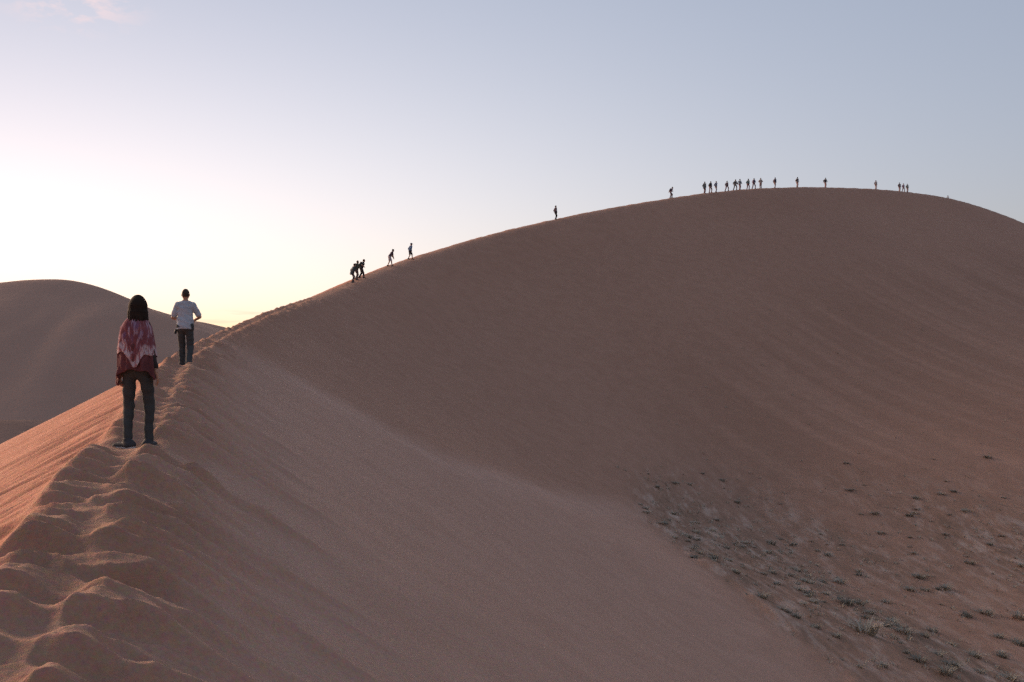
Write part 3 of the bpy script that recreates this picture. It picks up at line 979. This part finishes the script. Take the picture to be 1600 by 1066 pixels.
def shawl_material():
    m, n, l, b = mat('shawl_cloth')
    hem = attr(n, 'hem'); ang = attr(n, 'ang')
    co = coords(n)
    cx = n.new('ShaderNodeCombineXYZ')
    l.new(ang, cx.inputs[0]); l.new(hem, cx.inputs[1])
    v2 = cx.outputs[0]
    base = n_ramp(n, l, n_noise(n, l, co, 9, 4, 0.6), [(0.3, (0.165, 0.048, 0.055)), (0.7, (0.24, 0.085, 0.095))])
    diag = n_map(n, l, v2, (3.2, 5.2, 1), (0, 0, R(24)))
    blot = n_noise(n, l, diag, 1.35, 4, 0.55, 0.6)
    pale = n_ramp(n, l, blot, [(0.52, (0, 0, 0)), (0.60, (1, 1, 1))])
    c = n_mix(n, l, n_math(n, l, 'MULTIPLY', pale, 0.75), base, (0.48, 0.34, 0.40))
    viol = n_ramp(n, l, n_noise(n, l, n_map(n, l, v2, (2.5, 4, 1), (0, 0, 0), (4, 2, 0)), 1.2, 2, 0.5), [(0.55, (0, 0, 0)), (0.68, (1, 1, 1))])
    c = n_mix(n, l, n_math(n, l, 'MULTIPLY', viol, 0.6), c, (0.17, 0.10, 0.20))
    edge = n_ramp(n, l, hem, [(0.085, (1, 1, 1)), (0.115, (0, 0, 0))])
    spots = n_ramp(n, l, n_noise(n, l, n_map(n, l, v2, (7, 12, 1)), 1.3, 2, 0.5), [(0.47, (0.60, 0.50, 0.52)), (0.60, (0.36, 0.13, 0.14))])
    c = n_mix(n, l, n_math(n, l, 'MULTIPLY', edge, 0.75), c, spots)
    l.new(c, b.inputs['Base Color'])
    b.inputs['Roughness'].default_value = 0.95
    b.inputs['Specular IOR Level'].default_value = 0.1
    bm = n.new('ShaderNodeBump'); bm.inputs['Strength'].default_value = 0.35; bm.inputs['Distance'].default_value = 0.006
    l.new(n_noise(n, l, co, 70, 3, 0.6), bm.inputs['Height']); l.new(bm.outputs[0], b.inputs['Normal'])
    return m

def drape(name, hem_fn, prof_pts, thick, material, parent, base, seed, fold):
    """cloth hung over the shoulders: rings from the neck down to an uneven hem"""
    nt, nz = 128, 46
    th = np.linspace(0, 2 * math.pi, nt, endpoint=False)
    pz = np.array([p[0] for p in prof_pts])[::-1]
    px = np.array([p[1] for p in prof_pts])[::-1]; py = np.array([p[2] for p in prof_pts])[::-1]; pc = np.array([p[3] for p in prof_pts])[::-1]
    ztop = prof_pts[0][0]
    hem = hem_fn(th)
    T, Q = np.meshgrid(th, np.linspace(0, 1, nz))
    Z = ztop + (hem[None, :] - ztop) * Q
    rx, ry, cy = np.interp(Z, pz, px), np.interp(Z, pz, py), np.interp(Z, pz, pc)
    dn = (ztop - Z)
    w = fold * np.clip(dn - 0.12, 0, 0.5) / 0.5
    fo = w * (np.sin(9 * T + 2.0 * dn * 3 + seed) + 0.6 * np.sin(17 * T - 4 * dn + 2 * seed) + 0.5 * np.sin(5 * T + 9 * dn + seed))
    # folds that fall from the shoulders to the point at the back
    fo += 0.006 * np.sin(46 * (dn + 0.32 * np.abs(np.sin((T - 1.5 * math.pi) * 0.5)) * 1.1)) * np.clip(dn * 4, 0, 1) * np.clip(1 - np.abs(T - 1.5 * math.pi) / 1.9, 0, 1)
    x = (rx + fo + thick) * np.cos(T); y = cy + (ry + fo + thick) * np.sin(T)
    vo = np.stack([x, y, Z + base], -1).reshape(-1, 3)
    idx = np.arange(nt * nz).reshape(nz, nt)
    q = np.stack([idx[:-1], idx[1:], np.roll(idx[1:], -1, 1), np.roll(idx[:-1], -1, 1)], -1).reshape(-1, 4)
    o = mesh_obj(name, vo, q, material, parent)
    add_attr(o, 'hem', (Z - hem[None, :]).ravel())
    add_attr(o, 'ang', T.ravel())
    sm = o.modifiers.new('thickness', 'SOLIDIFY'); sm.thickness = 0.006; sm.offset = -1
    return o

SHAWL = shawl_material()
PROFILE = [(1.415, 0.070, 0.070, 0.0), (1.385, 0.092, 0.082, -0.005), (1.345, 0.122, 0.105, -0.01), (1.29, 0.152, 0.130, -0.015), (1.18, 0.172, 0.145, -0.015), (1.05, 0.186, 0.150, -0.015), (0.85, 0.200, 0.150, -0.01),
           (0.70, 0.218, 0.146, 0.0), (0.60, 0.226, 0.146, 0.0)]
def bump_at(th, c, w):
    d = np.abs((th - c + math.pi) % (2 * math.pi) - math.pi)
    return np.exp(-(d / w) ** 2)
hem_low = lambda th: 0.84 - 0.16 * bump_at(th, math.pi * 1.05, 0.60) - 0.10 * bump_at(th, -0.03, 0.55) + 0.01 * np.sin(7 * th)
hem_up = lambda th: 1.00 - 0.15 * bump_at(th, 1.5 * math.pi + 0.24, 0.36) - 0.03 * np.sin(th + 0.4) + 0.012 * np.sin(6 * th + 1)
WB = W['base']
low = drape('shawl', hem_low, PROFILE[1:], 0.0, cloth((0.155, 0.055, 0.06), 0.95, 0.2, 60, 'low_shawl'), wroot, WB, 0.7, 0.016)
drape('scarf', hem_up, PROFILE, 0.013, SHAWL, wroot, WB, 2.1, 0.011)
# shoulder-length hair
f = Field(W['head'] - 0.27, W['head'] + 0.17, 0.004)
HD, rot = W['HD'], W['rot']
f.ball(HD(0, -0.014, 0.012), V3(0.086, 0.104, 0.110), 0.01, rot)
f.limb(HD(0, -0.045, 0.0), HD(0, -0.045, -0.13), 0.072, 0.060, 0.03, (rot[0], 1.25))
for sx in (-1, 1):
    f.limb(HD(0.064 * sx, -0.01, -0.01), HD(0.094 * sx, -0.03, -0.19), 0.030, 0.018, 0.03)
f.cut(HD(0, 0.04, 0.03), rot[1] * 1.0 - rot[2] * 0.45)
hg = np.random.default_rng(5)
for q_ in range(34):
    th_ = math.pi * (1.5 + 1.16 * (q_ / 33 - 0.5) * 1.5) + 0.05 * hg.normal()
    ca, sa = math.cos(th_), math.sin(th_)
    p0 = HD(0.062 * ca, 0.075 * sa - 0.012, 0.055)
    p1 = HD(0.098 * ca, 0.100 * sa - 0.02, -0.07)
    p2 = HD((0.104 + 0.014 * hg.random()) * ca, (0.095 + 0.02 * hg.random()) * sa - 0.03, -0.165 - 0.055 * hg.random())
    f.limb(p0, p1, 0.014, 0.013, 0.008); f.limb(p1, p2, 0.013, 0.005, 0.006)
gx = [f.lo[i] + f.h * np.arange(f.n[i]) for i in range(3)]
an = np.arctan2(gx[1][None, :, None] - W['head'][1], gx[0][:, None, None] - W['head'][0])
q = f.skin()
mesh_obj('hair', q[0], q[1], cloth((0.030, 0.019, 0.014), 0.85, 0.3, 110, 'woman_hair'), wroot)

# ---- man walking ahead
mp = (-7.24, 24.1)
mroot, M = person(V3(mp[0], mp[1], ground_z(*mp)), 8, 'man in a pale grey shirt and dark trousers walking up the trail ahead', H=1.80,
               feet=((-0.10, 0.26, 6), (0.09, -0.12, -6)), lean=5, drop=0.03, wrists=((-0.13, 0.26, 0.12), (0.14, 0.25, 0.10)), elbows=(V3(-0.8, -1.0, -0.2), V3(1.15, -0.9, -0.2)),
               turn=-3, nod=4, sleeve=0.40, top=(0.42, 0.46, 0.52), bottom=(0.066, 0.072, 0.076), shoe=(0.045, 0.04, 0.04), hair=(0.055, 0.038, 0.03), fine=True, hem=0.09, bulk=0.95)
P = M['P']
f = Field(P(-0.30, -0.15, -0.30), P(-0.05, 0.15, 0.12), 0.008)
f.limb(P(-0.185, -0.01, -0.10), P(-0.20, -0.01, -0.165), 0.026, 0.028, 0.02, (V3(0, 1, 0), 1.4))
q = f.skin()
mesh_obj('belt_pouch', q[0], q[1], cloth((0.03, 0.03, 0.032), 0.7), mroot)

# ---- walkers further up the ridge: column, offset from the crest, height, pose and clothes
STEP = [((-0.09, -0.16, 5), (0.09, 0.20, -5)), ((-0.09, 0.22, 5), (0.09, -0.14, -5)), ((-0.09, 0.05, 8), (0.09, -0.04, -8)), ((-0.13, -0.28, 5), (0.10, 0.26, -5))]
SWING = [((-0.24, 0.20, 0.05), (0.24, -0.16, 0.02)), ((-0.24, -0.16, 0.02), (0.24, 0.22, 0.06)), ((-0.22, 0.05, -0.03), (0.22, 0.05, -0.03)), ((-0.16, 0.26, 0.16), (0.16, 0.26, 0.16))]
G1, G2, G3 = 'three hikers climbing close together', 'line of hikers below the summit', 'hikers along the top of the dune'
dark, navy, olive, grey, plum = (0.045, 0.045, 0.05), (0.05, 0.07, 0.12), (0.075, 0.08, 0.06), (0.12, 0.12, 0.125), (0.11, 0.07, 0.085)
WALK = [
    (549, 0.08, dict(label='dark jacketed hiker with a coat hanging behind, rearmost of three', turned=-60, H=1.60, step=2, arms=2, lean=20, top=(0.07, 0.085, 0.09), bottom=(0.14, 0.11, 0.10), long_coat=True, bulk=1.15, group=G1)),
    (556.5, 0.0, dict(label='hiker in olive grey top, in the middle of the close trio', H=1.64, turned=-40, step=2, arms=3, lean=16, top=olive, bottom=(0.13, 0.10, 0.09), pack=(0.08, 0.09, 0.075), bulk=1.2, group=G1)),
    (563.5, 0.05, dict(label='dark dressed hiker bending forward in front of the close trio', turned=-65, H=1.66, step=0, arms=1, lean=24, top=dark, bottom=(0.05, 0.045, 0.05), sleeve=0.4, bulk=1.15, pack=(0.05, 0.055, 0.055), group=G1)),
    (608, 0.05, dict(label='hiker in plum shirt and white shorts stooping with arms hanging', turned=-60, H=1.70, step=0, arms=4, lean=34, top=plum, bottom=(0.42, 0.40, 0.44), legs='short', sleeve=0.35)),
    (640, 0.05, dict(label='hiker in blue top, dark shorts and a brimmed hat', turned=-40, H=1.66, step=0, arms=2, lean=14, top=(0.08, 0.14, 0.26), bottom=(0.05, 0.045, 0.055), legs='short', hat=(0.20, 0.22, 0.26))),
    (866, 0.2, dict(label='lone upright hiker in dark purple jacket halfway up the skyline', turned=-20, H=1.76, step=2, arms=2, lean=2, top=(0.075, 0.06, 0.085), bottom=(0.035, 0.035, 0.04), bulk=1.1)),
    (1046, 0.2, dict(label='stooped hiker with dark backpack leading arm forward, alone below the line', turned=-35, H=1.74, step=1, arms=1, lean=28, top=(0.13, 0.08, 0.10), bottom=(0.12, 0.09, 0.10), pack=(0.035, 0.03, 0.04))),
    (1098, 0.3, dict(label='first hiker at the lower end of the line, in long dark coat', H=1.78, step=2, arms=2, lean=8, top=(0.06, 0.075, 0.085), bottom=(0.13, 0.08, 0.09), long_coat=True, group=G2)),
    (1108, 0.2, dict(label='second hiker of the line, with a bulky black backpack', H=1.76, step=0, arms=2, lean=14, top=dark, bottom=(0.20, 0.13, 0.13), pack=(0.02, 0.02, 0.025), group=G2)),
    (1115, 0.4, dict(label='third hiker of the line, swinging both arms, navy top', H=1.74, step=1, arms=0, lean=10, top=navy, bottom=(0.20, 0.17, 0.18), group=G2)),
    (1133, 0.3, dict(label='fourth hiker of the line, legs set wide apart', H=1.66, step=3, arms=2, lean=8, top=(0.06, 0.05, 0.06), bottom=(0.16, 0.11, 0.12), group=G2)),
    (1146, 0.3, dict(label='fifth hiker of the line, striding with dark bag on the back', H=1.74, step=3, arms=1, lean=12, top=grey, bottom=(0.10, 0.09, 0.09), pack=(0.02, 0.02, 0.02), group=G2)),
    (1154, 0.2, dict(label='sixth hiker of the line, in grey blue jacket', H=1.70, step=2, arms=1, lean=8, top=(0.13, 0.15, 0.17), bottom=(0.20, 0.15, 0.17), group=G2)),
    (1166, 0.3, dict(label='seventh hiker of the line, dark teal jacket, leaning forward', H=1.76, step=0, arms=2, lean=14, top=(0.04, 0.07, 0.08), bottom=(0.16, 0.10, 0.12), group=G2)),
    (1176, 0.2, dict(label='eighth hiker of the line, holding hands out in front', H=1.76, step=3, arms=3, lean=8, top=(0.06, 0.06, 0.10), bottom=(0.16, 0.12, 0.13), pack=(0.12, 0.06, 0.08), group=G2)),
    (1186, 0.3, dict(label='hiker in pale tan jacket and trousers with elbows out', H=1.68, step=2, arms=5, lean=3, top=(0.30, 0.24, 0.21), bottom=(0.24, 0.18, 0.17), turned=42, group=G2)),
    (1208, 0.3, dict(label='hiker with a dark backpack walking just past the tan jacket', H=1.76, step=1, arms=2, lean=14, top=(0.05, 0.06, 0.08), bottom=(0.18, 0.13, 0.13), pack=(0.13, 0.07, 0.08), group=G3)),
    (1243, 0.3, dict(label='grey jacketed hiker with small dark bag on the back, walking alone', H=1.74, step=2, arms=2, lean=10, top=(0.19, 0.20, 0.21), bottom=(0.24, 0.18, 0.18), pack=(0.035, 0.03, 0.035), group=G3)),
    (1287, 0.3, dict(label='hiker with black backpack at the highest point of the skyline', H=1.74, step=2, arms=1, lean=8, top=(0.06, 0.06, 0.065), bottom=(0.24, 0.16, 0.16), pack=(0.03, 0.02, 0.025), group=G3)),
    (1366, 0.3, dict(label='slim pale hiker alone on the far side of the summit', H=1.70, step=2, arms=2, lean=4, top=(0.16, 0.15, 0.16), bottom=(0.24, 0.18, 0.18), group=G3)),
    (1403, 0.3, dict(label='left hiker of the three close together beyond the summit', H=1.72, step=2, arms=2, lean=4, top=(0.05, 0.045, 0.06), bottom=(0.20, 0.15, 0.16), group=G3)),
    (1410, 0.2, dict(label='middle hiker of the three close together beyond the summit', H=1.68, step=3, arms=0, lean=4, top=(0.08, 0.07, 0.12), bottom=(0.20, 0.17, 0.18), group=G3)),
    (1414.5, 0.4, dict(label='right hiker of the three close together beyond the summit', H=1.66, step=2, arms=2, lean=2, top=(0.10, 0.13, 0.14), bottom=(0.18, 0.15, 0.16), group=G3)),
    (1492, -1.5, dict(label='pale blue hiker half hidden behind the right shoulder of the crest', H=1.74, step=2, arms=2, lean=5, top=(0.20, 0.26, 0.30), bottom=(0.18, 0.18, 0.20), group=G3)),
]
ARMS = SWING + [((-0.17, 0.40, -0.12), (0.17, 0.34, -0.16)), ((-0.14, 0.12, 0.04), (0.14, 0.12, 0.04))]
for px, t, d in WALK:
    d = dict(d)
    p, hd = on_crest(px, t)
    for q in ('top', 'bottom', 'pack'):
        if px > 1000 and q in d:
            d[q] = tuple(c * 1.5 + 0.015 for c in d[q])         # paler clothes on the most distant walkers
    kw = {k: v for k, v in d.items() if k not in ('step', 'arms', 'turned')}
    if d['arms'] == 5:
        kw['elbows'] = (V3(-1, -0.2, 0), V3(1, -0.2, 0))
    person(p, hd + d.get('turned', 0), feet=STEP[d['step']], wrists=ARMS[d['arms']], **kw)

# ------------------------------------------------------------------ tussocks at the foot of the slope
def tuft_material():
    m, n, l, b = mat('dry_grass')
    co = coords(n)
    tip = n.new('ShaderNodeSeparateXYZ'); l.new(co, tip.inputs[0])
    f = n_noise(n, l, co, 3.0, 3, 0.6)
    c = n_ramp(n, l, f, [(0.3, (0.25, 0.235, 0.195)), (0.6, (0.38, 0.345, 0.275)), (0.8, (0.52, 0.45, 0.36))])
    rnd = n.new('ShaderNodeObjectInfo').outputs['Random']
    c = n_mix(n, l, 1.0, c, n_ramp(n, l, rnd, [(0.0, (0.55, 0.58, 0.56)), (1.0, (1.25, 1.2, 1.15))]), 'MULTIPLY')
    l.new(c, b.inputs['Base Color'])
    b.inputs['Roughness'].default_value = 0.8
    return m
GRASS = tuft_material()

def blades(rg, nb, rad, hgt, wid):
    """verts and faces of one tussock of bent blades, base at z = 0"""
    V, Q = [], []
    for _ in range(nb):
        a = rg.random() * 2 * math.pi
        r = rad * math.sqrt(rg.random()) * 0.55
        bx, by = r * math.cos(a), r * math.sin(a)
        a2 = a + rg.normal() * 0.6
        ln = hgt * (0.55 + 0.6 * rg.random())
        out = rad * (0.25 + 0.9 * rg.random())
        dx, dy = math.cos(a2), math.sin(a2)
        w = wid * (0.6 + 0.8 * rg.random())
        i = len(V)
        for t, ww in ((0, 1), (0.5, 0.8), (1, 0.12)):
            o = out * t ** 1.7
            z = ln * (t - 0.30 * t * t) - 0.05 * (t == 0)
            cx, cy = bx + dx * o, by + dy * o
            V += [(cx - dy * w * ww, cy + dx * w * ww, z), (cx + dy * w * ww, cy - dx * w * ww, z)]
        Q += [(i, i + 1, i + 3, i + 2), (i + 2, i + 3, i + 5, i + 4)]
    return np.array(V), np.array(Q)

def eye_hit(px, py):
    D = np.geomspace(15, 260, 1400)
    u, v = (px - 800) / 1700, (533 - py) / 1700
    z = dune_height(u * D, D)
    i = int(np.argmax(z > v * D))
    return u * D[i], D[i]

rg = np.random.default_rng(21)
VARIANTS = []
for i in range(7):
    v, q = blades(rg, 90, 0.5, 0.55 if i % 2 else 0.42, 0.016)
    me_o = mesh_obj('grass_tussock', v, q, GRASS)
    VARIANTS.append(me_o.data)
    bpy.data.objects.remove(me_o)
ROW, FLOOR, UPPER = 'tussocks along the foot of the pale sand', 'tussocks on the valley floor', 'scattered tussocks higher on the slope'
LAB = {ROW: 'dry grey green grass tussock in the row edging the pale sand slope', FLOOR: 'dry grey green grass tussock among the litter in the hollow at lower right',
       UPPER: 'small dark grass tussock scattered on the brown slope above the hollow'}
SEEN = [(1328, 769, 1.1), (1432, 783, 1.0), (1543, 716, 1.2), (1421, 809, .9), (1367, 806, 1.0), (1206, 850, .9), (1312, 913, 1.2), (1261, 915, 1.0), (1324, 950, 1.1), (1342, 944, 1.0), (1190, 940, .9),
        (1275, 988, .8), (1350, 993, 1.7), (1413, 993, 1.2), (1436, 1037, 1.3), (1478, 923, 1.2), (1436, 903, 1.1), (1511, 966, 1.0), (1539, 960, 1.3), (1596, 968, 1.4), (1466, 1025, 1.0), (1490, 1045, 1.1),
        (1478, 1058, 1.1), (1576, 1058, 1.2), (1523, 1025, 1.0), (1112, 875, .8), (1592, 1011, 1.1), (1393, 976, .9), (1385, 944, .9), (1421, 923, .9), (1470, 777, 1.0), (1515, 879, .9), (1377, 836, .9),
        (1010, 806, .6), (1040, 826, .6), (1075, 850, .7), (1150, 905, .7), (1230, 962, .7), (1306, 1003, .7), (1140, 880, .6), (1245, 895, .7), (1290, 935, .7), (1360, 965, .8), (1445, 1000, .8), (1560, 1000, .9)]
UNIQUE = {(1350, 993): 'wide dark grass tussock, largest of those beside the pale sand', (1436, 1037): 'rounded grey tussock near the bottom edge, first after the pale sand',
          (1543, 716): 'tussock highest up the brown slope near the right edge'}
spots = [(*eye_hit(a, b), k, (a, b)) for a, b, k in SEEN]
tries = 0
while len(spots) < 170 and tries < 6000:
    tries += 1
    x, y = rg.uniform(4, 50), rg.uniform(28, 92)
    u = x / y
    if u > 0.50 or u < 0.08:
        continue
    z, S, T = dune_height(np.array([x]), np.array([y]), True)
    vm = veg_mask(np.array([x]), np.array([y]), z, S, T)[0]
    if -z[0] / y > 0.33 or T[0] < 20.5 or rg.random() > vm ** 1.5 + 0.03 * (z[0] < 2):
        continue
    spots.append((x, y, rg.uniform(0.35, 0.85), None))
sx = np.array([q[0] for q in spots]); sy = np.array([q[1] for q in spots])
zz, SS, TT = dune_height(sx, sy, True)
VG = veg_mask(sx, sy, zz, SS, TT)
gz = zz + dune_detail(sx, sy, zz, SS, TT) + VG * (0.22 * fbm((sx * 0.95 + sy * 0.3) / 1.6, (sy * 0.95 - sx * 0.3) / 4.5, 3, 71))
for i, (x, y, k, key) in enumerate(spots):
    o = bpy.data.objects.new('grass_tussock', VARIANTS[i % 7])
    COL.objects.link(o)
    o.location = (x, y, gz[i] - 0.03)
    o.rotation_euler = (0, 0, rg.uniform(0, 6.28))
    k *= 0.76
    o.scale = (k * rg.uniform(0.9, 1.3), k * rg.uniform(0.9, 1.3), k * rg.uniform(0.75, 1.05))
    g = ROW if TT[i] < 24.5 else (FLOOR if zz[i] < -10 else UPPER)
    if key in UNIQUE:
        tag(o, UNIQUE[key], 'tussock', g)
    else:
        tag(o, LAB[g], 'tussock', g)

# the low stubble between them, too fine to count
def stubble():
    n = 9000
    x = rg.uniform(4, 70, n); y = rg.uniform(27, 130, n)
    z, S, T = dune_height(x, y, True)
    vm = veg_mask(x, y, z, S, T)
    ok = (rg.random(n) < vm ** 1.3 + 0.02) & (T > 20.5) & (x / y < 0.52) & (z < 4)
    x, y, z, S, T, vm = (q[ok] for q in (x, y, z, S, T, vm))
    gz = z + dune_detail(x, y, z, S, T) + vm * (0.22 * fbm((x * 0.95 + y * 0.3) / 1.6, (y * 0.95 - x * 0.3) / 4.5, 3, 71))
    V, Q, c = [], [], 0
    protos = [blades(rg, 9, 0.16, 0.20, 0.012) for _ in range(8)]
    for i in range(len(x)):
        v, q = protos[i % 8]
        k = rg.uniform(0.5, 1.4)
        V.append(v * k + np.array([x[i], y[i], gz[i]])); Q.append(q + c); c += len(v)
    o = mesh_obj('grass_stubble', np.vstack(V), np.vstack(Q), GRASS)
    tag(o, 'low dry grass stubble over the valley floor', 'grass', kind='stuff')
stubble()
